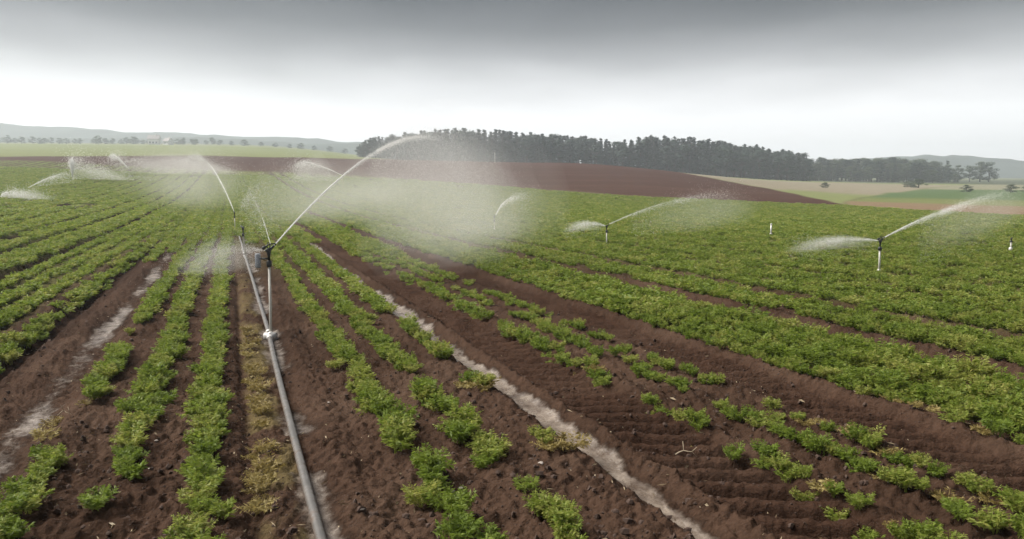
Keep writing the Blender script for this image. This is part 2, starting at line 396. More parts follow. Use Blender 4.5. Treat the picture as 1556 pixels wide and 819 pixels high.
def build_ground():
    z = 2.5; zs = list(np.linspace(-14, 2.2, 10))
    while z < 1500:
        zs.append(z); z += .07 if z < 4.0 else min(max(z * z / 2530 * 1.6, .02), .014 * z)
    zs = np.array(zs)
    a = np.concatenate([np.linspace(-1.9, -.75, 60)[:-1], np.linspace(-.75, .75, 660), np.linspace(.75, 1.9, 60)[1:]])
    A, Z = np.meshgrid(a, zs)
    X = A * np.maximum(Z, 2.5); Y = Z
    s, t0 = st(X, Y); t = t0 + wob(t0, s)
    H = ground_z(X, Y)
    u = column(X, Y)
    # base colours of what covers the land
    def C(*c): return np.array(c)
    col = np.empty(X.shape + (3,)); col[:] = C(.062, .0365, .0245)
    def lay(mask, c):
        nonlocal col
        col = col * (1 - mask[..., None]) + np.asarray(c) * mask[..., None]
    damp = smooth(.46, .60, fbm(X * .55 + 7, Y * .4, 4, 22)) * smooth(60, 30, Y); lay(.55 * damp, C(.034, .019, .012))
    dry = smooth(.5, .75, fbm(X * 1.2, Y * 1.2, 3, 21)); lay(.35 * dry, C(.10, .064, .044))
    for c in (1.72 * KT, 2.70 * KT): lay(.45 * (1 - smooth(.3, .45, np.abs(t - c))) * smooth(40, 20, Y), C(.040, .020, .013))
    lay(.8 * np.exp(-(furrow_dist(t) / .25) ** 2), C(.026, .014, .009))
    wet = wet_mask(s, t)
    strip = (1 - smooth(.10, .22, np.abs(t - .13 * KT))) * smooth(26, 10, s) * smooth(.35, .6, fbm(s * 2, t * 4, 3, 24)); lay(.5 * strip, C(.20, .16, .07))
    # low weeds and crop cover that closes with distance
    fe = field_edge(u); infield = smooth(3, -3, Y - fe - 5 * (fbm(X * .08, Y * .08, 2, 41) - .5))
    bed = smooth(.18, .42, furrow_dist(t) - .12 * smooth(25, 60, Y))
    trackz = np.minimum.reduce([np.abs(t - 1.70 * KT) / .75, np.abs(t - 2.70 * KT) / .55, np.abs(t + 1.0 * KT) / .65 + smooth(20, 30, Y)])
    cover = bed * smooth(.9, 1.1, trackz + smooth(40, 70, Y))
    grassy = smooth(14, 55, Y) * (.4 + .6 * smooth(.35, .6, fbm(s * .3, t * .8, 3, 23)))
    dense = smooth(5.1 * KT, 5.4 * KT, t) + smooth(-1.5 * KT, -1.8 * KT, t)
    g = np.clip(cover * (grassy + .35 * dense) * infield, 0, 1)
    tone = fbm(X * .035, Y * .05, 3, 25)[..., None]
    gcol = C(.13, .175, .042) * (1 - tone) + C(.16, .175, .052) * tone
    col = col * (1 - .85 * g[..., None]) + gcol * .85 * g[..., None]
    beyond = 1 - infield
    zb = np.interp(u, ZB_U, ZB_Z) + 7 * (fbm(X * .05, Y * .05, 2, 26) - .5)
    far_green = C(.165, .19, .075) * .6 + C(.20, .21, .09) * .4
    right = smooth(1270, 1292, u - np.maximum(Y - 110, 0) * .9 + 40 * (fbm(X * .03, Y * .03, 2, 44) - .5))
    lay(beyond * (1 - right), far_green)
    lay(beyond * smooth(3, -3, Y - zb) * (1 - smooth(1291, 1300, u)), C(.062, .030, .021))
    streak = fbm(X * .03 + Y * .01, Y * .22 - X * .05, 3, 29)
    lay(beyond * smooth(3, -3, Y - zb) * (1 - smooth(1291, 1300, u)) * smooth(.45, .7, streak) * .6, C(.085, .046, .034))
    lay(beyond * smooth(560, 620, u) * smooth(-3, 6, Y - zb) * (1 - right) * smooth(330, 300, Y) * smooth(150, 175, Y + np.maximum(1200 - u, 0) * .5), C(.23, .20, .14))
    # right-hand fields behind the crop: earth bands, dark green, straw, rough grass
    band = fbm(X * .012 + 3, Y * .06, 3, 27)
    lay(beyond * right, C(.15, .165, .06))
    lay(beyond * right * smooth(.36, .46, band) * smooth(140, 120, Y), C(.20, .14, .085))
    lay(beyond * right * smooth(130, 150, Y) * smooth(250, 235, Y), C(.085, .125, .05))
    lay(beyond * right * smooth(235, 250, Y), C(.21, .20, .13))
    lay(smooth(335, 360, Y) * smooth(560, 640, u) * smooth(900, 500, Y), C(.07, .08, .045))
    far = smooth(450, 800, Y); patch = fbm(X * .004, Y * .008, 3, 28)
    lay(far, C(.12, .14, .07)); lay(far * smooth(.5, .6, patch), C(.20, .19, .11))
    n = len(a); I = np.arange(len(zs) - 1)[:, None] * n + np.arange(n - 1)[None, :]
    Fq = np.stack([I, I + 1, I + 1 + n, I + n], -1).reshape(-1, 4)
    me = mesh_from('ground', np.stack([X, Y, H], -1).reshape(-1, 3), Fq, M['ground'], True)
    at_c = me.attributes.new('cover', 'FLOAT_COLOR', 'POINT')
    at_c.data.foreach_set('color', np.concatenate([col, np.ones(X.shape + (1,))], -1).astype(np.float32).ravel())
    at_w = me.attributes.new('wet', 'FLOAT', 'POINT'); at_w.data.foreach_set('value', wet.astype(np.float32).ravel())
    o = obj('ground', me); tag(o, kind='structure', label='brown ploughed field with crop beds and distant meadows')
build_ground()

# distant hills
def hill_mesh(name, cu, cz, pts, depth, mat, seed):
    """A broad ridge: crest line given as (photo column, photo row) at distance cz."""
    us = np.array([p[0] for p in pts], float); vs = np.array([p[1] for p in pts], float)
    nx, ny = 160, 26
    u = np.linspace(us[0], us[-1], nx); v = np.interp(u, us, vs)
    X = (u - CU) / F * cz; crest = np.array([at(778, q, cz)[2] for q in v])
    yy = np.linspace(-1, 1.2, ny)
    XX, YY = np.meshgrid(X, yy); CR = np.tile(crest, (ny, 1))
    prof = np.cos(np.clip(YY, -1, 1) * math.pi / 2) ** 1.4
    base = np.array([macro(x, cz - depth * .9) for x in X])[None, :] * .6 - 5
    Hh = base + (CR - base) * prof * (.93 + .14 * (fbm(XX * .015, YY * 3, 4, seed) - .5)) + 4 * (fbm(XX * .06, YY * 9, 3, seed + 1) - .5) * prof
    Hh[-1] = -20; Hh[0] = -20
    Y = cz + YY * depth
    I = np.arange(ny - 1)[:, None] * nx + np.arange(nx - 1)[None, :]
    Fq = np.stack([I, I + 1, I + 1 + nx, I + nx], -1).reshape(-1, 4)
    o = obj(name, mesh_from(name, np.stack([XX, Y, Hh], -1).reshape(-1, 3), Fq, mat, True)); tag(o, kind='structure')
M['hill'] = simple_mat('wooded hillside', (.085, .105, .095), .95, noise=.5, scale=.03)
hill_mesh('hills', 0, 950, [(-900, 190), (-300, 182), (0, 180), (120, 190), (200, 197), (290, 199), (380, 203), (470, 207), (560, 212), (700, 226), (900, 250)], 170, M['hill'], 51)
hill_mesh('hills', 0, 740, [(-700, 200), (0, 203), (90, 206), (170, 210), (260, 205), (330, 207), (420, 211), (560, 216), (640, 224)], 80, M['hill'], 61)
hill_mesh('hills', 0, 900, [(1100, 262), (1250, 244), (1360, 234), (1430, 233), (1500, 238), (1600, 243), (1900, 236), (2400, 246)], 170, M['hill'], 71)

# ------------------------------------------------------------------ trees
def crown_mesh(name, mat, kind, seed):
    r = np.random.default_rng(seed); V = []; Fc = []
    def leaf(p, size, nrm):
        nrm = nrm / (np.linalg.norm(nrm) + 1e-9)
        a = np.cross(nrm, r.normal(size=3)); a /= np.linalg.norm(a); b = np.cross(nrm, a)
        i = len(V)
        V.extend([p + a * size, p + b * size * .7, p - a * size * .9, p - b * size * .7 + nrm * size * .2]); Fc.append((i, i + 1, i + 2, i + 3))
    if kind == 'conifer':          # unit height, whorled drooping tiers, ragged tip
        tiers = 13
        for k in range(tiers):
            f = k / (tiers - 1); z0 = .06 + .94 * f; rad = (.165 * (1 - f) ** .8 + .008) * r.uniform(.8, 1.2)
            nb = int(9 - 5 * f)
            for j in range(nb):
                an = 2 * math.pi * (j + r.uniform(-.3, .3)) / nb + k; ln = rad * r.uniform(.7, 1.25)
                for q in range(11):
                    w = (q + .5) / 11; p = np.array([math.cos(an) * ln * w, math.sin(an) * ln * w, z0 - .05 * w + r.normal(0, .012)])
                    p[:2] += r.normal(0, .012, 2); leaf(p, .026 * r.uniform(.7, 1.3), r.normal(size=3) * .7 + np.array([0, 0, 1]))
    else:                          # clumps around limb ends
        nl = 26 if kind == 'broad' else 20
        for k in range(nl):
            th = r.uniform(0, 2 * math.pi); f = r.uniform(0, 1)
            zc = (.16 + .76 * f) if kind == 'broad' else (.25 + .7 * f)
            wd = (.27 if kind == 'broad' else .15) * math.sin(math.pi * (.25 + .67 * f)) * r.uniform(.45, 1.1)
            c = np.array([math.cos(th) * wd, math.sin(th) * wd, zc]); cr_ = r.uniform(.07, .12)
            for q in range(70):
                d = r.normal(size=3); d /= np.linalg.norm(d); p = c + d * cr_ * r.uniform(.5, 1.1) * np.array([1.15, 1.15, .8])
                leaf(p, .021 * r.uniform(.7, 1.4), d + np.array([0, 0, .4]))
    return mesh_from(name, V, Fc, mat)
def trunk_mesh(kind, seed):
    r = np.random.default_rng(seed); m = MB()
    top = .95 if kind == 'conifer' else .78
    pts = [np.array([r.normal(0, .006) * i, r.normal(0, .006) * i, top * i / 5 - .01]) for i in range(6)]
    m.tube(pts, [.022 * (1 - .85 * i / 5) + .002 for i in range(6)], 7)
    if kind != 'conifer':
        for k in range(7):
            z = r.uniform(.3, .7); an = r.uniform(0, 6.28); e = np.array([math.cos(an) * .2, math.sin(an) * .2, z + .18])
            m.tube([np.array([0, 0, z]), e * np.array([.5, .5, 1]) - np.array([0, 0, .06]), e], [.010, .007, .002], 5)
    else:
        for k in range(10):
            z = r.uniform(.15, .8); an = r.uniform(0, 6.28); ln = .14 * (1 - z)
            m.tube([np.array([0, 0, z]), np.array([math.cos(an) * ln, math.sin(an) * ln, z - .02])], [.005, .001], 4)
    return m.mesh('trunk', M['bark'])
TREE = {}
for kind, nvar in (('conifer', 5), ('pine', 4), ('broad', 5)):
    mat = M['broad'] if kind == 'broad' else M['conifer']
    TREE[kind] = [(crown_mesh('crown', mat, kind, 100 + i + len(kind) * 10), trunk_mesh(kind, 200 + i)) for i in range(nvar)]
def tree(kind, u, Z, height, label, cat='tree', group=None, name='tree', wide=1.0):
    X = (u - CU) / F * Z
    crown, trunk = random.choice(TREE[kind])
    z = float(macro(X, Z)) - .3
    e = empty(name, (X, Z, z), random.uniform(0, 6.28)); w = height * wide * random.uniform(.9, 1.15)
    e.scale = (w, w, height)
    obj('crown', crown, e); obj('trunk', trunk, e)
    return tag(e, label, cat, group)
TOP_U = [535, 545, 560, 600, 640, 680, 720, 760, 800, 850, 900, 930, 950, 980, 1020, 1060, 1100, 1150, 1200, 1225]
TOP_V = [226, 220, 212, 205, 202, 196, 198, 200, 203, 206, 210, 216, 214, 208, 210, 212, 217, 223, 231, 236]
def height_for(u, v, Z):
    return at(u, v, Z)[2] - float(macro((u - CU) / F * Z, Z)) + .3
for row, (Z, step, drop) in enumerate(((338, 13, 9), (352, 11.5, 4), (368, 10, 0.5), (384, 9.5, 0))):
    u = 540 + row * 3
    while u < 1222:
        uu = u + random.uniform(-3, 3); v = np.interp(uu, TOP_U, TOP_V) + drop * random.uniform(.3, 1.5) + random.uniform(-2.5, 3)
        h = height_for(uu, v, Z)
        if h > 4:
            kind = random.choice(['conifer', 'conifer', 'pine'])
            lab = ['dark conifer in the front rank of the wood behind the brown mound', 'dark conifer in the second rank of the wood behind the mound',
                   'dark tree in the back ranks of the wood behind the brown mound', 'dark tree in the back ranks of the wood behind the brown mound'][row]
            tree(kind, uu, Z, h, lab, 'tree', ['front rank of the wood', 'second rank of the wood', 'back ranks of the wood', 'back ranks of the wood'][row], 'conifer_tree' , 1.55 if kind == 'conifer' else 1.5)
        u += step
RT_U = [1205, 1240, 1300, 1350, 1400, 1440, 1458, 1470, 1490, 1503, 1512]
RT_V = [240, 238, 236, 237, 241, 246, 253, 249, 243, 249, 258]
for row, (Z, step, drop) in enumerate(((392, 9, 15), (412, 9, 7), (432, 8, 0))):
    u = 1206 + row * 4
    while u < 1452:
        v = np.interp(u, RT_U, RT_V) + drop * random.uniform(.4, 1.4) + random.uniform(-1, 4)
        tree(random.choice(['broad', 'broad', 'pine', 'conifer']), u + random.uniform(-3, 3), Z, max(4, height_for(u, v, Z)),
             'mixed tree in the lower wood right of the tall conifers', 'tree', 'lower mixed wood at right', 'mixed_tree', 1.5)
        u += step * random.uniform(.8, 1.3)
tree('broad', 1236, 385, height_for(1236, 246, 385), 'pale rounded broadleaf tree where the tall wood ends', name='broadleaf_tree', wide=1.5)
for uu, vv in ((1468, 249), (1484, 244), (1497, 245)):
    tree('broad', uu, 440, height_for(uu, vv, 440), 'rounded dark tree in the clump closing the wood at far right', 'tree', 'tree clump at the right end', 'broadleaf_tree', 1.3)
for uu, Z, h, lab in ((1251, 215, 1.9, 'small dark bush in the straw field beyond the mound tip'), (1392, 262, 3.4, 'wide dark bush in the straw strip before the right wood'),
                      (1376, 268, 2.4, 'small bush left of the wide one in the straw strip'), (1465, 215, 2.4, 'low bush on the dark green field, left of the jet tip'),
                      (1532, 215, 2.6, 'low bush by the right edge of the photo'), (1556, 222, 2.4, 'bush cut by the right edge of the photo')):
    tree('broad', uu, Z, h, lab, 'bush', None, 'bush', 2.4)
u = -30
while u < 330:
    if not 235 < u < 268:
        tree('broad', u + random.uniform(-4, 4), random.uniform(560, 640), random.uniform(4, 7), 'small hazy tree in the far hedge line at left', 'tree', 'far hedge line at left', 'broadleaf_tree', 1.7)
    u += random.uniform(7, 14)
tree('broad', 157, 560, height_for(157, 205, 560), 'lone rounded tree above the dark strip at far left', name='broadleaf_tree', wide=1.3)
tree('broad', 210, 600, height_for(210, 207, 600), 'pale loose tree left of the tiny far houses', name='broadleaf_tree', wide=1.8)
tree('pine', 285, 600, height_for(285, 209, 600), 'small pointed tree right of the tiny far houses', name='broadleaf_tree', wide=1.3)
u = 340
while u < 540:
    tree('broad', u, random.uniform(580, 640), random.uniform(3, 5.5), 'small hazy tree on the far field left of the wood', 'tree', 'far trees left of the wood', 'broadleaf_tree', 2.0)
    u += random.uniform(14, 26)

# far houses
def house(u, Z, w, d, h, rz, label):
    X = (u - CU) / F * Z; e = empty('house', (X, Z, float(macro(X, Z)) - .3), rz)
    wm = MB().box((-w / 2, -d / 2, 0), (w / 2, d / 2, h))
    b = len(wm.v)
    for x in (-w / 2, w / 2):
        i = len(wm.v); wm.v += [np.array([x, -d / 2, h]), np.array([x, d / 2, h]), np.array([x, 0, h + d * .42])]; wm.f.append((i, i + 1, i + 2))
    obj('wall', wm.mesh('wall', M['wall'], False), e)
    rm = MB()
    for sgn in (-1, 1):
        i = len(rm.v); lo = np.array([0, sgn * (d / 2 + .4), h - .3]); hi = np.array([0, 0, h + d * .42 + .08])
        for x in (-w / 2 - .4, w / 2 + .4):
            for p in (lo, hi):
                rm.v += [np.array([x, p[1], p[2]]), np.array([x, p[1], p[2] + .18])]
        rm.f += [(i, i + 4, i + 6, i + 2), (i + 1, i + 3, i + 7, i + 5), (i, i + 1, i + 5, i + 4), (i, i + 2, i + 3, i + 1), (i + 4, i + 5, i + 7, i + 6)]
    r_ = obj('roof', rm.mesh('roof', M['roof'], False), e)
    obj('chimney', MB().box((w * .2, -.4, h + d * .2), (w * .2 + .7, .3, h + d * .42 + 1.1)).mesh('chimney', M['wall'], False), r_)
    for x in (-w * .28, 0, w * .28):
        obj('window', MB().box((x - .5, -d / 2 - .06, 1.1), (x + .5, -d / 2 + .05, 2.3)).mesh('window', M['glass'], False), e)
    tag(e, label, 'house')
house(241, 600, 8, 7, 4.5, .2, 'tiny white gabled house, left of the far pair')
house(262, 590, 5.5, 5, 3.2, -.4, 'tiny white hut, right of the far pair')

# ------------------------------------------------------------------ irrigation pipe and sprinklers
def pipe_piece(px, label, r=.034):
    P = []
    for (u, v) in px:
        q = on_ground(u, v, .06); P.append(np.array([q[0], q[1], 0.0]))
    # resample smoothly
    P = np.array(P); d = np.concatenate([[0], np.cumsum(np.linalg.norm(np.diff(P, axis=0), axis=1))])
    n = max(8, int(d[-1] / .25)); q = np.linspace(0, d[-1], n)
    X = np.interp(q, d, P[:, 0]); Y = np.interp(q, d, P[:, 1])
    for _ in range(6):
        X[1:-1] = (X[:-2] + 2 * X[1:-1] + X[2:]) / 4; Y[1:-1] = (Y[:-2] + 2 * Y[1:-1] + Y[2:]) / 4
    Zg = ground_z(X, Y); k = np.ones(9) / 9
    Zs = np.convolve(np.pad(Zg, 4, mode='edge'), k, 'valid') + r + .012
    pts = np.stack([X, Y, Zs], 1); o = empty('irrigation_pipe', tuple(pts[0]))
    loc = pts - pts[0]
    obj('tube', MB().tube(list(loc), [r] * len(loc), 16).mesh('tube', M['pipe']), o)
    for e0, e1 in ((0, 1), (-1, -2)):
        dv_ = loc[e1] - loc[e0]; dv_ /= np.linalg.norm(dv_)
        obj('end_collar', MB().tube([loc[e0], loc[e0] + dv_ * .012, loc[e0] + dv_ * .10, loc[e0] + dv_ * .112], [r + .004, r + .011, r + .011, r + .003], 16).mesh('end_collar', M['coupling']), o)
    tag(o, label, 'pipe', 'line of irrigation pipes'); return pts
pA = pipe_piece([(560, 1150), (512, 900), (490, 819), (471, 750), (447, 660), (428, 590), (414, 530), (409.5, 508)], 'grey pipe running from the bottom edge to the nearest sprinkler')
pB = pipe_piece([(408.5, 502), (400, 475), (391, 448), (384, 425), (377, 404), (372, 390)], 'pale pipe from the nearest sprinkler to the second one')
pC = pipe_piece([(371, 388), (367, 372), (363, 360), (359, 351), (357, 347)], 'pale pipe behind the second sprinkler, half lost in spray')

def sprinkler(u, v, Z, az, label, base=None, detail=True, r=.020, hs=1.0, group='impact sprinklers in the field'):
    """Riser with an impact head whose nozzle sits at photo pixel (u, v); az = heading of the main nozzle."""
    hp = at(u, v, Z)
    bx_, by_ = (hp[0], hp[1]) if base is None else base
    g0 = gz(bx_, by_) - .05; e = empty('sprinkler', (bx_, by_, g0)); top = hp - np.array([bx_, by_, g0])
    hh = .30 * hs; rt = top - np.array([0, 0, hh])
    rs = obj('riser', MB().tube([np.zeros(3), rt * .5 + np.array([.006, 0, 0]), rt], [r, r, r * .96], 14).mesh('riser', M['riser']), e)
    b = obj('base_coupling', MB().tube([np.array([0, 0, .03]), np.array([0, 0, .05]), np.array([0, 0, .15]), np.array([0, 0, .17])], [r * 1.3, r * 2.2, r * 2.0, r * 1.2], 14).mesh('base_coupling', M['coupling']), e)
    if base is not None and detail:
        obj('saddle', MB().tube([np.array([-.09, .0, .10]), np.array([.09, 0, .10])], [.06, .06], 14).mesh('saddle', M['coupling']), b)
    def P(x, y, z): # head frame: x along nozzle heading
        x *= .6 * hs; y *= .7 * hs; z *= hs
        return rt + np.array([x * math.sin(az) + y * math.cos(az), x * math.cos(az) - y * math.sin(az), z])
    sl = obj('bearing_sleeve', MB().tube([P(0, 0, -.02), P(0, 0, 0), P(0, 0, .07), P(0, 0, .085)], [r * 1.1, r * 1.9, r * 1.9, r * .9], 14).mesh('bearing_sleeve', M['head']), e)
    bd = obj('head_body', MB().tube([P(0, 0, .08), P(0, 0, .16), P(0, 0, .2), P(0, 0, .26), P(0, 0, .275)], [.018, .02, .034, .034, .02], 12).mesh('head_body', M['head']), e)
    obj('main_nozzle', MB().tube([P(-.02, 0, .215), P(.06, 0, .255), P(.15, 0, .30), P(.155, 0, .303)], [.026, .022, .015, .010], 12).mesh('main_nozzle', M['head']), bd)
    obj('rear_nozzle', MB().tube([P(.02, 0, .22), P(-.07, 0, .235), P(-.10, 0, .24)], [.022, .018, .011], 10).mesh('rear_nozzle', M['head']), bd)
    if detail:
        obj('drive_arm', MB().tube([P(-.13, .03, .29), P(-.05, .05, .32), P(.05, .05, .335), P(.16, .035, .335), P(.19, .01, .315)], [.011, .009, .009, .010, .014], 8).mesh('drive_arm', M['head']), bd)
        obj('counterweight', MB().tube([P(-.20, .03, .27), P(-.18, .03, .275), P(-.13, .03, .29), P(-.12, .03, .292)], [.012, .026, .026, .012], 10).mesh('counterweight', M['head']), bd)
        obj('bridge', MB().tube([P(-.03, 0, .26), P(-.045, 0, .31), P(-.02, 0, .352), P(.02, 0, .352), P(.045, 0, .31), P(.03, 0, .26)], [.008] * 6, 8).mesh('bridge', M['head']), bd)
    tag(e, label, 'sprinkler', group)
    return P(.155, 0, .303) + np.array([bx_, by_, g0]), P(-.10, 0, .24) + np.array([bx_, by_, g0])
AZ1 = math.atan2(2.7, 14.5)
N1, R1 = sprinkler(408, 374, 11.35, math.radians(40), 'nearest sprinkler, dark head on a tall pale riser beside the grey pipe', base=(pA[-1][0], pA[-1][1] + .04))
# control box clipped to the first riser
hb = at(398.5, 397, 11.35)
bxo = empty('control_box', (hb[0] + .035, hb[1], hb[2] - .10))
obj('casing', MB().tube([np.array([-.10, 0, 0]), np.array([-.10, 0, .02]), np.array([-.10, 0, .2]), np.array([-.10, 0, .22])], [.034, .042, .042, .03], 14).mesh('casing', M['box']), bxo)
obj('clamp', MB().tube([np.array([-.06, 0, .14]), np.array([.06, 0, .14])], [.014, .014], 8).mesh('clamp', M['head']), bxo)
tag(bxo, 'slate grey cylinder clipped to the left of the nearest sprinkler head', 'canister')
N2, R2 = sprinkler(369, 343, 22.6, math.radians(-60), 'second sprinkler along the pipe, thin and veiled by spray', base=(pB[-1][0], pB[-1][1] + .04), detail=False)
N3, R3 = sprinkler(356, 321, 36.5, math.radians(-30), 'third sprinkler along the pipe, its jet leaning left', detail=False)
NR, RR = sprinkler(1338, 362, 19.3, math.radians(70), 'sprinkler with black head and pale riser in the green field at right', r=.026)
NM, RM = sprinkler(922, 341, 29.5, math.radians(70), 'smaller sprinkler in the green field, right of the big mist dome', r=.024, detail=False)
NB, RB = sprinkler(751, 327, 38, math.radians(60), 'low sprinkler with a wavering jet under the brown mound', detail=False)
NE, RE = sprinkler(1537, 361, 27, math.radians(70), 'dry sprinkler near the right edge of the photo', r=.03, detail=False, hs=.5)
q = at(1172, 342, 36); zq = gz(q[0], q[1]) - .05
sp0 = empty('standpipe', (q[0], q[1], zq))
obj('riser', MB().tube([np.zeros(3), np.array([0, 0, q[2] - zq])], [.038, .036], 12).mesh('riser', M['coupling']), sp0)
obj('cap', MB().tube([np.array([0, 0, q[2] - zq]), np.array([0, 0, q[2] - zq + .02]), np.array([0, 0, q[2] - zq + .06]), np.array([0, 0, q[2] - zq + .075])], [.03, .047, .047, .02], 12).mesh('cap', M['coupling']), sp0)
obj('base_collar', MB().tube([np.array([0, 0, .04]), np.array([0, 0, .06]), np.array([0, 0, .14]), np.array([0, 0, .15])], [.04, .06, .06, .04], 12).mesh('base_collar', M['coupling']), sp0)
tag(sp0, 'pale capped standpipe standing between the two right sprinklers', 'standpipe')
NL, RL = sprinkler(110, 266, 112, math.radians(0), 'far left sprinkler sending up a white plume', detail=False)
NK, RK = sprinkler(196, 257, 132, math.radians(-30), 'far sprinkler right of the white plume, under the dark strip', detail=False)
NJ, RJ = sprinkler(2, 299, 68, math.radians(-60), 'sprinkler on the left edge of the photo', detail=False)
NO, RO = sprinkler(520, 266, 128, math.radians(-60), 'far sprinkler left of the big mist dome', detail=False)
# thin white post before the wood
q = at(752, 244, 236); zq = gz(q[0], q[1])
mp = empty('marker_post', (q[0], q[1], zq - .1))
obj('post', MB().tube([np.zeros(3), np.array([0, 0, 3.0])], [.09, .08], 10).mesh('post', M['post']), mp)
obj('cap', MB().tube([np.array([0, 0, 3.0]), np.array([0, 0, 3.06]), np.array([0, 0, 3.14])], [.12, .12, .03], 10).mesh('cap', M['post']), mp)
tag(mp, 'thin white post on the mound crest before the dark wood', 'post')

# ------------------------------------------------------------------ crop plants
def plant_mesh(name, mat, seed, fronds, leaflets, lsize, height=.25, spread=.17, droop=.45, wl_=.17):
    r = np.random.default_rng(seed); V = []; Fc = []
    for k in range(fronds):
        an = 2 * math.pi * (k + r.uniform(-.4, .4)) / fronds; el = r.uniform(.35, 1.0)
        ln = height * r.uniform(.7, 1.15); out_ = spread * r.uniform(.55, 1.2) * (1.25 - .65 * el)
        d = np.array([math.cos(an), math.sin(an), 0]); sd = np.array([-d[1], d[0], 0])
        root = np.append(r.normal(0, .025, 2), -.03)
        def pt(q): return root + d * out_ * q ** 1.25 + np.array([0, 0, 1]) * (ln + .03) * (q * (1 + droop * .6) - droop * .6 * q * q) * (.55 + .45 * el)
        for a, b in ((0, .4), (.4, .75), (.75, 1)):           # stalk
            p, q = pt(a), pt(b); i = len(V); w = .0035 * (1.2 - a)
            V.extend([p - sd * w, p + sd * w, q + sd * w * .8, q - sd * w * .8]); Fc.append((i, i + 1, i + 2, i + 3))
        for j in range(leaflets):
            f = .28 + .72 * (j + r.uniform(0, 1)) / leaflets; p = pt(f)
            env = math.sin(math.pi * min(1, (f - .18) / .86)) * .9 + .25
            side = 1 if j % 2 else -1
            dirv = sd * side * r.uniform(.5, 1.0) + d * r.uniform(.1, .8) + np.array([0, 0, r.uniform(-.35, .5)])
            dirv /= np.linalg.norm(dirv); ls = lsize * env * r.uniform(.7, 1.3)
            nn = np.cross(dirv, r.normal(size=3)); nn /= np.linalg.norm(nn) + 1e-9
            p0 = p + dirv * ls * .15; i = len(V)
            V.extend([p0, p0 + dirv * ls * .55 + nn * ls * wl_, p0 + dirv * ls * 1.15, p0 + dirv * ls * .5 - nn * ls * wl_]); Fc.append((i, i + 1, i + 2, i + 3))
    return mesh_from(name, V, Fc, mat)
NEAR = [plant_mesh('crop_plant', M['leaf'], 300 + i, 17 + i % 4, 34, .046, .21, .165) for i in range(6)]
MID = [plant_mesh('crop_plant', M['leaf'], 320 + i, 12, 12, .075, .20, .18, .45, .2) for i in range(4)]
FAR = [plant_mesh('crop_plant', M['leaf'], 330 + i, 9, 6, .11, .19, .18, .45, .26) for i in range(3)]
WITH = [plant_mesh('withered_plant', M['yellow'], 340 + i, 15, 22, .042, .11, .18, 1.0, .14) for i in range(4)]

def v_to_Y(v): return on_ground(600, v)[1]
GAPS = {  # row index -> stretches (photo rows) where the row is bare near the camera
 0: [(618, 705), (498, 538)], 1: [(735, 900), (650, 662), (598, 606)], 3: [(690, 722), (640, 650)], 4: [(572, 590), (640, 652), (716, 742), (758, 775)],
 5: [(478, 500), (552, 582), (598, 632), (650, 668), (690, 900)], 6: [(592, 618), (660, 692)], 9: [(655, 668)],
}
pl = []      # X, Y, scale, row index (-1 = open field)
def add_row(t, ri, s0, s1, dens, yl=0.0):
    s = s0
    while s < s1:
        X0, Y0 = xy(s, t)
        dist = max(Y0, 3)
        stp = .115 if dist < 16 else (.15 if dist < 28 else (.24 if dist < 55 else .42))
        s += stp * random.uniform(.75, 1.25)
        sp = .05 if dist < 20 else .08
        X, Y = xy(s, t + random.gauss(0, sp))
        if Y < 3.0 or abs(X) > .80 * Y + 1.2: continue
        if Y > ZLIM: continue
        pl.append((X, Y, ri, dens))
ZLIM = 150
smax = 190
for ri, (t, lab) in enumerate(ROWS): add_row(t - float(wob(np.array([t]), np.array([20.0]))[0]) * 0, ri, 2, smax, 1)
for tt, s0_ in ((-.93, 27), (-1.12, 24), (.12, 34), (.36, 30), (1.45, 30), (1.72, 46), (2.68, 60)): add_row(tt * KT, -1, s0_, smax, 1)
fl = sorted(FURROWS)
t_edges = [(5.03 * KT + .50, 6.65 * KT - .48)] + [(a + .46, b - .44) for a, b in zip(fl[2:-1], fl[3:])]
nright = len(t_edges)
t_edges += [(b + .45, a - (.22 if a == LFUR[0] else .45)) for a, b in zip(LFUR[:-1], LFUR[1:])]
for ei, (lo, hi) in enumerate(t_edges):
    nr = max(3, int(round((hi - lo) / (.55 if ei < nright else .58))) + 1)
    for q in np.linspace(lo, hi, nr):
        if -95 < q < 118: add_row(q, -1, 0, smax, 1)
P = np.array([(a, b, c) for a, b, c, _ in pl])
X, Y, RI = P[:, 0], P[:, 1], P[:, 2].astype(int)
s_, t_ = st(X, Y)
keep = np.ones(len(P), bool)
Ufull, Vfull = project(np.stack([X, Y, np.zeros_like(X)], 1))
keep &= Y < field_edge(column(X, Y)) - 1.0
patchy = fbm(s_ * .8, t_ * 2.0, 3, 71); lowp = fbm(s_ * .12, t_ * .5, 3, 72)
rr = rng.random(len(P))
openf = RI < 0
dens = np.where(openf, .95, .95)
sparse = np.isin(RI, [6, 7, 8, 9, 5])
dens = np.where(sparse & (Y < 20), smooth(.22, .40, patchy) * .95, dens)
dens = np.where(np.isin(RI, [8, 9]) & (Y < 14), smooth(.26, .44, patchy) * .9, dens)
dens = np.where(openf, dens * smooth(.22, .40, lowp + .06), dens)
dens = np.where(np.isin(RI, [13, 14, 15]), dens * smooth(.3, .48, patchy + .05), dens)
keep &= rr < dens
for ri, gaps in GAPS.items():
    for v0, v1 in gaps:
        y0, y1 = v_to_Y(v1), v_to_Y(v0)
        jit = (vnoise(t_ * 9, s_ * 9, 74) - .5) * .2
        keep &= ~((RI == ri) & (Y > y0 + jit) & (Y < y1 + jit) & (rng.random(len(P)) < .95))
X, Y, RI, s_, t_, patchy, lowp = (q[keep] for q in (X, Y, RI, s_, t_, patchy, lowp))
X = X - wob(t_, s_) * RC; Y = Y + wob(t_, s_) * RS
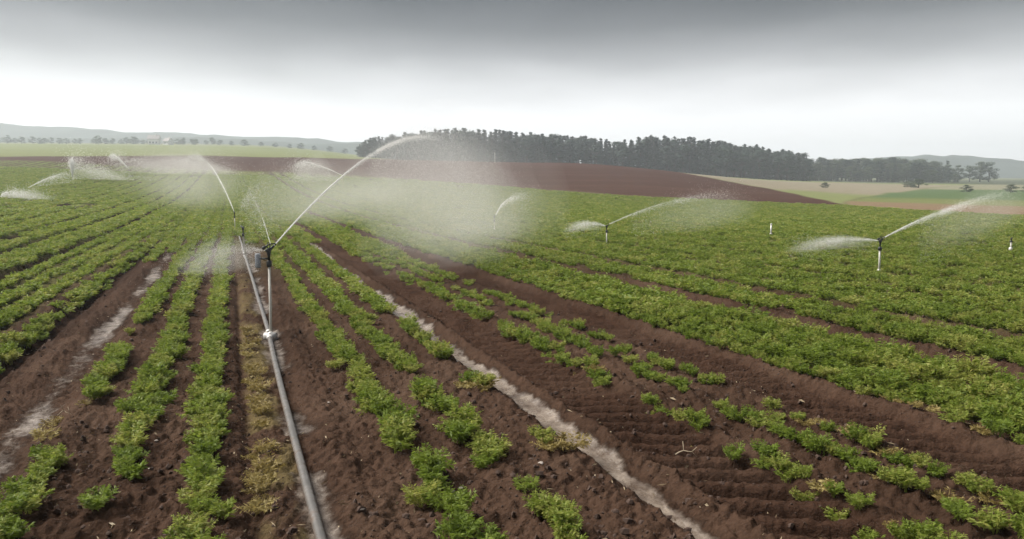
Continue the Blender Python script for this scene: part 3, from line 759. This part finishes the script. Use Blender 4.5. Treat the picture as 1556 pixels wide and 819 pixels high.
size = np.where(Y < 28, 1.0, np.where(Y < 55, 1.15, 1.35)) * rng.uniform(.72, 1.22, len(X)) * (.72 + .5 * patchy)
size *= np.where(np.isin(RI, [6, 7, 8, 9]) & (Y < 24), .66, 1.0) * np.where(np.isin(RI, [13, 14, 15]), .85, 1.0)
size *= np.where(np.isin(RI, [10, 11, 12]), 1.12, 1.0)
size *= np.where(np.isin(RI, [0, 1, 2, 3, 4]), .80, 1.0)
size *= np.where(RI == 5, .75, 1.0) * np.where((RI < 0) & (Y < 45), .80, 1.0)
Zp = ground_z(X, Y)
squat = np.where((t_ < -3) | (RI < 0), 1 - .35 * smooth(25, 60, Y), 1 - .2 * smooth(30, 60, Y))
U, V = project(np.stack([X, Y, Zp + .1], 1))
inframe = (U > -10) & (U < 1566) & (V < 835)
dist = np.where(inframe & (RI >= 0) & (RI < 13), np.hypot(X, Y), 1e6)
order = np.argsort(dist)[:290]
solo = np.zeros(len(X), bool); solo[order] = True
for i in order:
    lab = ROWS[RI[i]][1]
    yel = RI[i] in (5, 6, 7, 8, 9, 0) and rng.random() < .16
    o = obj('withered_plant' if yel else 'crop_plant', WITH[int(rng.integers(len(WITH)))] if yel else NEAR[int(rng.integers(len(NEAR)))], None, (X[i], Y[i], Zp[i]))
    k = size[i]; o.rotation_euler = (rng.uniform(-.12, .12), rng.uniform(-.12, .12), rng.uniform(0, 6.28)); o.scale = (k, k, k * rng.uniform(.85, 1.1))
    if yel: tag(o, 'yellowing low plant in the ' + lab, 'withered plant', 'yellowing plants: ' + lab)
    else: tag(o, 'green crop plant in the ' + lab, 'crop plant', 'crop plants: ' + lab)

def scatter(name, P, rot, scl, idx, meshes, label, cat):
    """One object that instances plant meshes on points with geometry nodes."""
    me = bpy.data.meshes.new(name); me.vertices.add(len(P)); me.vertices.foreach_set('co', np.asarray(P, np.float32).ravel())
    for nm_, ty, key, val in (('rot', 'FLOAT_VECTOR', 'vector', rot), ('scl', 'FLOAT_VECTOR', 'vector', scl), ('idx', 'INT', 'value', idx)):
        a = me.attributes.new(nm_, ty, 'POINT'); a.data.foreach_set(key, np.asarray(val, np.int32 if ty == 'INT' else np.float32).ravel())
    o = obj(name, me)
    g = bpy.data.node_groups.new(name + ' scatter', 'GeometryNodeTree')
    g.interface.new_socket('Geometry', in_out='INPUT', socket_type='NodeSocketGeometry'); g.interface.new_socket('Geometry', in_out='OUTPUT', socket_type='NodeSocketGeometry')
    gi, go = N(g, 'NodeGroupInput'), N(g, 'NodeGroupOutput'); ip = N(g, 'GeometryNodeInstanceOnPoints'); jn = N(g, 'GeometryNodeJoinGeometry')
    L(g, gi.outputs[0], ip.inputs['Points']); L(g, ip.outputs[0], go.inputs[0])
    for m_ in reversed(meshes):
        so = bpy.data.objects.new(m_.name, m_); oi = N(g, 'GeometryNodeObjectInfo'); oi.inputs['Object'].default_value = so; oi.inputs['As Instance'].default_value = True
        L(g, oi.outputs['Geometry'], jn.inputs[0])
    L(g, jn.outputs[0], ip.inputs['Instance']); ip.inputs['Pick Instance'].default_value = True
    for nm_, ty, sock in (('rot', 'FLOAT_VECTOR', 'Rotation'), ('scl', 'FLOAT_VECTOR', 'Scale'), ('idx', 'INT', 'Instance Index')):
        na = N(g, 'GeometryNodeInputNamedAttribute', data_type=ty); na.inputs['Name'].default_value = nm_
        L(g, [x for x in na.outputs if x.enabled][0], ip.inputs[sock])
    md = o.modifiers.new('scatter', 'NODES'); md.node_group = g
    return tag(o, label, cat, kind='stuff')
m = ~solo
n = int(m.sum())
lod = np.where(Y[m] < 13, rng.integers(0, 6, n), np.where(Y[m] < 34, 6 + rng.integers(0, 4, n), 10 + rng.integers(0, 3, n)))
k = size[m]
scatter('crop_rows', np.stack([X[m], Y[m], Zp[m]], 1), np.stack([rng.uniform(-.12, .12, n), rng.uniform(-.12, .12, n), rng.uniform(0, 6.28, n)], 1),
        np.stack([k, k, k * rng.uniform(.85, 1.1, n) * squat[m]], 1), lod, NEAR + MID + FAR, 'green crop rows filling the beds across the field', 'crop rows')
print('plants', len(X), 'instanced', n)

# withered plants along the pipe and here and there
wl = []
for v in np.linspace(505, 640, 15): wl.append((350 + .118 * (v - 285) + random.uniform(-10, 9), v + random.uniform(-5, 5), 'yellow withered plant in the weedy strip left of the pipe', 'withered strip beside the pipe', random.uniform(.6, .95)))
for v in np.linspace(685, 775, 9): wl.append((350 + .110 * (v - 285) + random.uniform(-17, 15), v + random.uniform(-7, 7), 'yellow withered plant in the weedy strip left of the pipe', 'withered strip beside the pipe', random.uniform(.45, 1.0)))
wl += [(866, 686, 'bright yellow withered plant at the edge of the pale wet furrow', None, 1.1),
       (70, 668, 'yellowing plant in a gap of the third row left of the pipe', None, .9), (84, 640, 'dry yellow leaf tuft left of the second row, upper of two', None, .7),
       (1012, 640, 'dry yellow tuft right of the first treaded track', None, 1.0), (1035, 668, 'small dry tuft just below the yellow one right of the track', None, .7),
       (700, 645, 'yellowed stub between the second and third rows right of the pipe', None, .5)]
for u, v, lab, grp, sc in wl:
    q = on_ground(u, v); o = obj('withered_plant', random.choice(WITH), None, (q[0], q[1], gz(q[0], q[1])))
    o.scale = (sc, sc, sc); o.rotation_euler = (0, 0, random.uniform(0, 6.28)); tag(o, lab, 'withered plant', grp)

# stones and dry stalks lying on the soil
def stone_mesh(seed):
    r = np.random.default_rng(seed); m_ = MB(); rings = 5; n_ = 9
    m_.tube([np.array([0, 0, -.5 + i / rings]) for i in range(rings + 1)], [.15 + .75 * math.sin(math.pi * (i + .6) / (rings + 1.2)) for i in range(rings + 1)], n_)
    for v_ in m_.v: v_ *= 1 + r.normal(0, .10); v_[2] *= .6
    return m_.mesh('stone', M['stone'])
STM = [stone_mesh(400 + i) for i in range(4)]
for u, v, w, lab in ((822, 710, 13, 'pale flat stone right of the second row, near the wet furrow'), (686, 748, 16, 'pale stone between the first two rows right of the pipe'),
                     (700, 744, 10, 'small pale stone touching a larger one between the rows'), (551, 790, 16, 'dull brown stone right of the pipe near the bottom edge'),
                     (760, 690, 8, 'tiny pale stone above the flat one'), (262, 540, 9, 'small stone left of the second left row'),
                     (238, 676, 9, 'small pale stone between second and first left rows'), (228, 720, 8, 'tiny stone low between the left rows'),
                     (1298, 690, 9, 'small stone on the bed between the wheel tracks'), (1350, 745, 8, 'pale stone low at right'),
                     (500, 620, 7, 'tiny stone beside the first right row'), (905, 640, 9, 'stone in the treaded track')):
    q = on_ground(u, v); o = obj('stone', random.choice(STM), None, (q[0], q[1], gz(q[0], q[1]) + .012))
    r_ = w / F * q[1] / 2 * .8; o.scale = (r_ * 1.1, r_ * .9, r_ * .9); o.rotation_euler = (random.uniform(-.2, .2), random.uniform(-.2, .2), random.uniform(0, 6)); tag(o, lab, 'stone')
def stalk(u, v, ln, lab):
    q = on_ground(u, v); g = gz(q[0], q[1]); e = empty('dry_stalk', (q[0], q[1], g)); an = random.uniform(-.5, .5)
    pts = []; x = -ln / 2
    for i in range(6):
        f = i / 5; pts.append(np.array([(f - .5) * ln * math.cos(an), (f - .5) * ln * math.sin(an) + random.gauss(0, .012), .018 + .05 * math.sin(f * math.pi) * random.uniform(.4, 1.2)]))
    obj('stem', MB().tube(pts, [.005, .005, .004, .004, .003, .002], 6).mesh('stem', M['stalk']), e)
    for i in (2, 4):
        obj('twig', MB().tube([pts[i], pts[i] + np.array([random.uniform(-.05, .05), random.uniform(-.08, .08), .06])], [.004, .002], 5).mesh('twig', M['stalk']), e)
    tag(e, lab, 'dry stalk')
stalk(1378, 660, .20, 'white dry stalk standing out on the second treaded track'); stalk(1042, 692, .17, 'bent dry stalk on the first treaded track')
stalk(660, 735, .16, 'pale root-like stalk right of the first right row'); stalk(755, 690, .14, 'short dry stalk above the flat pale stone')
stalk(100, 632, .16, 'dry stalk at the foot of the third left row'); stalk(215, 668, .13, 'dry stalk left of the second left row')

# crumbled soil
def clods():
    ph = (1 + 5 ** .5) / 2
    iv = np.array([(-1, ph, 0), (1, ph, 0), (-1, -ph, 0), (1, -ph, 0), (0, -1, ph), (0, 1, ph), (0, -1, -ph), (0, 1, -ph), (ph, 0, -1), (ph, 0, 1), (-ph, 0, -1), (-ph, 0, 1)]) / 1.9
    it = np.array([(0, 11, 5), (0, 5, 1), (0, 1, 7), (0, 7, 10), (0, 10, 11), (1, 5, 9), (5, 11, 4), (11, 10, 2), (10, 7, 6), (7, 1, 8), (3, 9, 4), (3, 4, 2), (3, 2, 6), (3, 6, 8), (3, 8, 9), (4, 9, 5), (2, 4, 11), (6, 2, 10), (8, 6, 7), (9, 8, 1)])
    n_ = 12000; Yc = 3.6 + 14 * rng.random(n_) ** 1.5; Xc = Yc * rng.uniform(-.78, .78, n_); s, t = st(Xc, Yc)
    p = fbm(s * .9, t * 1.6, 3, 81) * (1 - wet_mask(s, t)); kp = (rng.random(n_) < smooth(.33, .6, p)); Xc, Yc = Xc[kp], Yc[kp]; n_ = len(Xc)
    r_ = .006 + .020 * rng.random(n_) ** 5; Zc = ground_z(Xc, Yc) + r_ * .2
    V_ = iv[None] * (1 + rng.normal(0, .22, (n_, 12, 1))) * r_[:, None, None] * rng.uniform(.7, 1.4, (n_, 1, 3)) + np.stack([Xc, Yc, Zc], 1)[:, None]
    F_ = it[None] + (np.arange(n_) * 12)[:, None, None]
    o = obj('soil_clods', mesh_from('soil_clods', V_.reshape(-1, 3), F_.reshape(-1, 3), M['clod'])); tag(o, 'crumbled brown soil clods strewn over the near beds', 'soil', kind='stuff')
clods()

def litter():
    n_ = 1700; Yc = 3.8 + 11 * rng.random(n_) ** 1.4; Xc = Yc * rng.uniform(-.76, .76, n_); s, t = st(Xc, Yc)
    kp = fbm(s * 1.1, t * 1.9, 3, 85) > .47; Xc, Yc = Xc[kp], Yc[kp]; n_ = len(Xc); an = rng.uniform(0, 6.28, n_); ln = .008 + .04 * rng.random(n_) ** 3; wd = rng.uniform(.002, .007, n_)
    Zc = ground_z(Xc, Yc) + .012; c, q_ = np.cos(an), np.sin(an); Vv = np.empty((n_, 4, 3))
    for i_, (a_, b_, h_) in enumerate(((-1, 0, .004), (.1, -1, .010), (1, 0, .006), (-.1, 1, .002))):
        Vv[:, i_, 0] = Xc + a_ * ln * c - b_ * wd * q_; Vv[:, i_, 1] = Yc + a_ * ln * q_ + b_ * wd * c; Vv[:, i_, 2] = Zc + h_ * rng.uniform(.3, 2.2, n_)
    F_ = np.array([(0, 1, 2), (0, 2, 3)])[None] + (np.arange(n_) * 4)[:, None, None]
    o = obj('plant_litter', mesh_from('plant_litter', Vv.reshape(-1, 3), F_.reshape(-1, 3), M['litter'])); tag(o, 'dry leaf and straw bits scattered on the near soil', 'litter', kind='stuff')
M['litter'] = leaf_mat('dry litter', (.12, .075, .045), (.19, .135, .08), (.34, .27, .17), .1)
litter()

# ------------------------------------------------------------------ water sprays
def water_mat():
    m, t, o = new_mat('spray water'); d = N(t, 'ShaderNodeBsdfDiffuse'); tr = N(t, 'ShaderNodeBsdfTranslucent'); mx = N(t, 'ShaderNodeMixShader')
    for x in (d, tr): x.inputs['Color'].default_value = (.97, .965, .95, 1)
    mx.inputs[0].default_value = .5; L(t, d.outputs[0], mx.inputs[1]); L(t, tr.outputs[0], mx.inputs[2]); L(t, mx.outputs[0], o.inputs[0]); return m
M['water'] = water_mat()
TV = np.array([(1, 1, 1), (1, -1, -1), (-1, 1, -1), (-1, -1, 1)]) / 1.732; TF = np.array([(0, 1, 2), (0, 3, 1), (0, 2, 3), (1, 3, 2)])
def drops_mesh(name, P, r):
    n_ = len(P); A = rng.normal(size=(n_, 3, 3)); Q, _ = np.linalg.qr(A)
    V_ = np.einsum('vj,njk->nvk', TV, Q) * r[:, None, None] + P[:, None]
    F_ = TF[None] + (np.arange(n_) * 4)[:, None, None]
    return mesh_from(name, V_.reshape(-1, 3), F_.reshape(-1, 3), M['water'])
def bez(P, q):
    q = q[:, None]; P0, P1, P2 = P
    return P0 * (1 - q) ** 2 + P1 * 2 * q * (1 - q) + P2 * q * q
def spray(label, ctrl, core=(.012, .03, .5), n_jet=3000, n_mist=10000, r0=.006, jet_w=.05, mist_w=1.0, fall=1.0, start=.25, drift=(0, 0, 0), power=1.0, up=.3, vol=None):
    """Jet along a thrown arc (three control points), breaking into drops that fall and drift."""
    P0 = np.asarray(ctrl[0], float); C_ = [np.asarray(c, float) - P0 for c in ctrl]
    e = empty('water_spray', tuple(P0))
    if core:
        qs = np.linspace(0, core[2], 22); pts = bez(C_, qs); pts = pts + rng.normal(0, 1, pts.shape) * (qs[:, None] * core[1] * .8)
        rad = [core[0] + (core[1] - core[0]) * f for f in np.linspace(0, 1, 22)]
        for i in range(22): rad[i] *= (1 - smooth(.45, 1, i / 21)) * rng.uniform(.75, 1.2) + .02
        obj('jet', MB().tube(list(pts), rad, 8).mesh('jet', M['water']), e)
    D = []; R = []
    if n_jet:
        q = np.minimum(rng.random(n_jet) ** .8, 1 - .55 * rng.random(n_jet) ** .7) * min(1, (core[2] if core else .5) * 2.3); p = bez(C_, q) + rng.normal(0, 1, (n_jet, 3)) * (jet_w * (.12 + q))[:, None]
        p[:, 2] -= np.abs(rng.normal(0, 1, n_jet)) * jet_w * 2.5 * q; D.append(p); R.append(r0 * rng.uniform(.6, 1.5, n_jet))
    if n_mist:
        q = start + (1 - start) * rng.random(n_mist) ** power; p = bez(C_, q)
        w = mist_w * (q - start * .5)
        lump = 1 + .5 * (vnoise(q * 13, q * 0, 91) - .5)
        p += rng.normal(0, .35, (n_mist, 3)) * w[:, None] * lump[:, None]
        f = rng.random(n_mist) ** 1.3 * fall * (p[:, 2] + P0[2] - macro(p[:, 0] + P0[0], p[:, 1] + P0[1]))
        f = np.where(rng.random(n_mist) < up, f * .15, f)
        p[:, 2] -= f; p += np.asarray(drift) * (f / 3.0)[:, None]
        gl = macro(p[:, 0] + P0[0], p[:, 1] + P0[1]) - P0[2] + .12; ok = p[:, 2] > gl
        D.append(p[ok]); R.append(r0 * rng.uniform(.45, 1.3, ok.sum()))
    ms = obj('mist', drops_mesh('mist', np.concatenate(D), np.concatenate(R)), e); ms['kind'] = 'stuff'
    if vol: mist_volume(e, C_, *vol)
    tag(e, label, 'water spray', 'water thrown by the sprinklers')
def mist_volume(e, C_, D, w, h, x0, soft):
    """Airborne fine spray under the arc: nested closed hulls of thin even mist, thickest where they overlap."""
    end = C_[2]; Lh = math.hypot(end[0], end[1]); hd = math.atan2(end[1], end[0])
    mid = bez(C_, np.array([.5]))[0]; xm = mid[0] * math.cos(hd) + mid[1] * math.sin(hd)
    A = np.array([[xm, xm * xm], [Lh, Lh * Lh]]); a, b = np.linalg.solve(A, np.array([mid[2], end[2]]))
    m, t, o = new_mat('spray mist'); pv = N(t, 'ShaderNodeVolumePrincipled'); pv.inputs['Color'].default_value = (1, .98, .96, 1); L(t, pv.outputs[0], o.inputs['Volume'])
    pv.inputs['Density'].default_value = D / 6
    for lev, kk in enumerate((1.15, .98, .81, .64, .47, .30)):
        ns, nr_ = 20, 16; Vv = []; Ff = []
        for i in range(ns):
            f = i / (ns - 1); x = Lh * (x0 + (1.06 - x0) * (.5 + (f - .5) * (.55 + .45 * kk)))
            g0 = float(macro(e.location.x + x * math.cos(hd), e.location.y + x * math.sin(hd))) - e.location.z + .02
            top = max(a * x + b * x * x, g0 + .1) + soft * kk; bot = max(g0, top - h)
            zc, rz = (top + bot) / 2, (top - bot) / 2 * (.4 + .6 * kk)
            env = math.sin(math.pi * min(1, .02 + f * .96)) ** .6
            for k_ in range(nr_):
                an = 2 * math.pi * k_ / nr_; ns_ = 1 + .6 * (float(vnoise(f * 7 + 9 * lev, k_ * .8, 95)) - .5)
                Vv.append((x, math.cos(an) * w * kk * (.35 + .65 * min(1, max(0, x / Lh))) * env * ns_, max(g0, zc + math.sin(an) * rz * env * ns_)))
        for i in range(ns - 1):
            for k_ in range(nr_):
                p, q = i * nr_ + k_, i * nr_ + (k_ + 1) % nr_; Ff.append((p, q, q + nr_, p + nr_))
        Ff += [tuple(range(nr_))[::-1], tuple((ns - 1) * nr_ + k_ for k_ in range(nr_))]
        me = bpy.data.meshes.new('fine_mist'); me.from_pydata(Vv, [], Ff); me.update(); me.materials.append(m)
        vo = obj('fine_mist', me, e); vo.rotation_euler = (0, 0, hd); vo['kind'] = 'stuff'
def ctl(P0, mid, end):
    """Arc from P0 through pixel-point mid to end, as Bezier control points."""
    P0 = np.asarray(P0); m_ = at(*mid); e_ = at(*end); return [P0, 2 * m_ - .5 * (P0 + e_), e_]
spray('tall jet leaning right from the nearest sprinkler, ending in a mist dome', [N1, at(672, 78, 20), at(758, 330, 26)], (.008, .011, .24), 12000, 100000, .0036, .05, 2.0, .75, .22, (.2, 1.2, 0), .8, .25, vol=(.088, 2.8, 4.2, .24, .7))
spray('thin faint jet leaning left behind the nearest sprinkler head', ctl(N1 - np.array([.05, 0, 0]), (374, 286, 20), (340, 270, 27)), (.002, .003, .2), 300, 2000, .004, .04, 1.2, .9, .3)
spray('low white fan blown left from the nearest sprinkler head', ctl(R1, (345, 376, 11.2), (275, 390, 11)), None, 2500, 9000, .0022, .06, .8, .25, .05, (0, 0, 0), .8, .5, vol=(.6, .45, .5, .02, .12))
spray('jet leaning left above the pipe, spreading into a drifting veil', ctl(N3, (300, 236, 52), (262, 262, 66)), (.012, .018, .4), 9000, 12000, .007, .16, 3.2, .95, .3, (2.5, 4, 0), .7, .2, vol=(.022, 5.2, 4.6, .2, .8))
spray('wide pale veil hanging left of the mist dome', ctl(N2, (430, 268, 44), (560, 275, 62)), None, 500, 14000, .009, .25, 3.4, .9, .1, (1, 2, 0), .9, .3, vol=(.024, 6.5, 5.5, .08, 1.0))
spray('flat white fan left of the right-hand sprinkler', ctl(RR, (1275, 362, 19), (1205, 372, 18.8)), None, 4000, 3000, .0042, .06, .35, .5, .03, (0, 0, 0), .8, .6, vol=(1.1, .24, .34, .02, .06))
spray('long straight jet rising right from the right-hand sprinkler', ctl(NR, (1440, 317, 22), (1548, 284, 26)), (.007, .011, .5), 7000, 4000, .005, .055, .7, .9, .3, vol=(.06, .9, 1.4, .2, .12))
spray('flat white fan left of the smaller sprinkler', ctl(RM, (893, 338, 29), (860, 345, 28.5)), None, 2500, 1200, .006, .07, .35, .6, .03, (0, 0, 0), .8, .6, vol=(.8, .30, .4, .02, .08))
spray('faint arc rising right from the smaller sprinkler towards the mound', ctl(NM, (1035, 302, 37), (1130, 290, 44)), (.005, .008, .5), 2500, 4000, .008, .09, 1.6, .9, .15, vol=(.03, 1.8, 2.2, .1, .15))
spray('wavering yellowish jet under the brown mound', ctl(NB, (778, 299, 43), (815, 294, 48)), (.014, .022, .6), 1800, 1500, .010, .12, 1.0, .9, .3)
spray('white upright plume at far left', ctl(NL, (109, 246, 112), (111, 240, 113)), (.10, .12, 1.0), 1500, 5000, .035, .35, 4.0, 1.0, .3, (9, 0, 0), .8, .1)
spray('long low arc of spray before the dark strip, left of the rows', ctl(NK, (174, 236, 135), (168, 242, 138)), (.06, .09, .8), 1500, 3500, .035, .35, 4.0, .9, .3, (11, 0, 0), .8, .15)
spray('drifting low veil before the dark strip above the crop rows', ctl(at(170, 252, 136), (250, 238, 141), (350, 258, 148)), None, 300, 6000, .035, .4, 4.0, .9, .02, (3, 0, 0), 1.0, .3, vol=(.10, 5.0, 4.0, .0, .5))
spray('short spray at the left edge of the photo', ctl(NJ, (22, 291, 66), (70, 300, 64)), (.03, .05, .5), 1200, 3000, .020, .2, 2.2, .9, .1, vol=(.2, 1.4, 1.6, .02, .2))
spray('thin arc rising left of the white plume', ctl(at(40, 287, 88), (80, 268, 96), (112, 262, 104)), (.025, .04, .9), 800, 2000, .025, .15, 1.8, .9, .2)
spray('pale veil drifting right of the white plume at far left', ctl(at(108, 258, 112), (135, 256, 114), (190, 272, 116)), None, 200, 2500, .03, .3, 3.0, .9, .02, (0, 0, 0), 1.0, .3, vol=(.12, 3.0, 4.0, .0, .5))
spray('small double arc before the dark strip, left of the mist dome', ctl(NO, (462, 246, 126), (450, 262, 124)), (.06, .08, .6), 1500, 4000, .035, .4, 3.5, .9, .2, (4, 0, 0), .8, .15, vol=(.12, 2.5, 4.0, .1, .5))

# ------------------------------------------------------------------ haze
ztop = max((o.matrix_basis @ v.co).z for o in COL.objects if o.name.startswith('hills') for v in o.data.vertices) + 3
hz = MB().box((-3200, -80, -24), (3200, 1560, ztop))
m, t, o_ = new_mat('haze'); pv = N(t, 'ShaderNodeVolumePrincipled'); pv.inputs['Color'].default_value = (.85, .92, 1, 1); pv.inputs['Density'].default_value = .00065
pv.inputs['Anisotropy'].default_value = .25
L(t, pv.outputs[0], o_.inputs['Volume'])
ho = obj('haze', hz.mesh('haze', m, False)); tag(ho, 'pale moist haze lying over the fields', 'haze', kind='stuff')
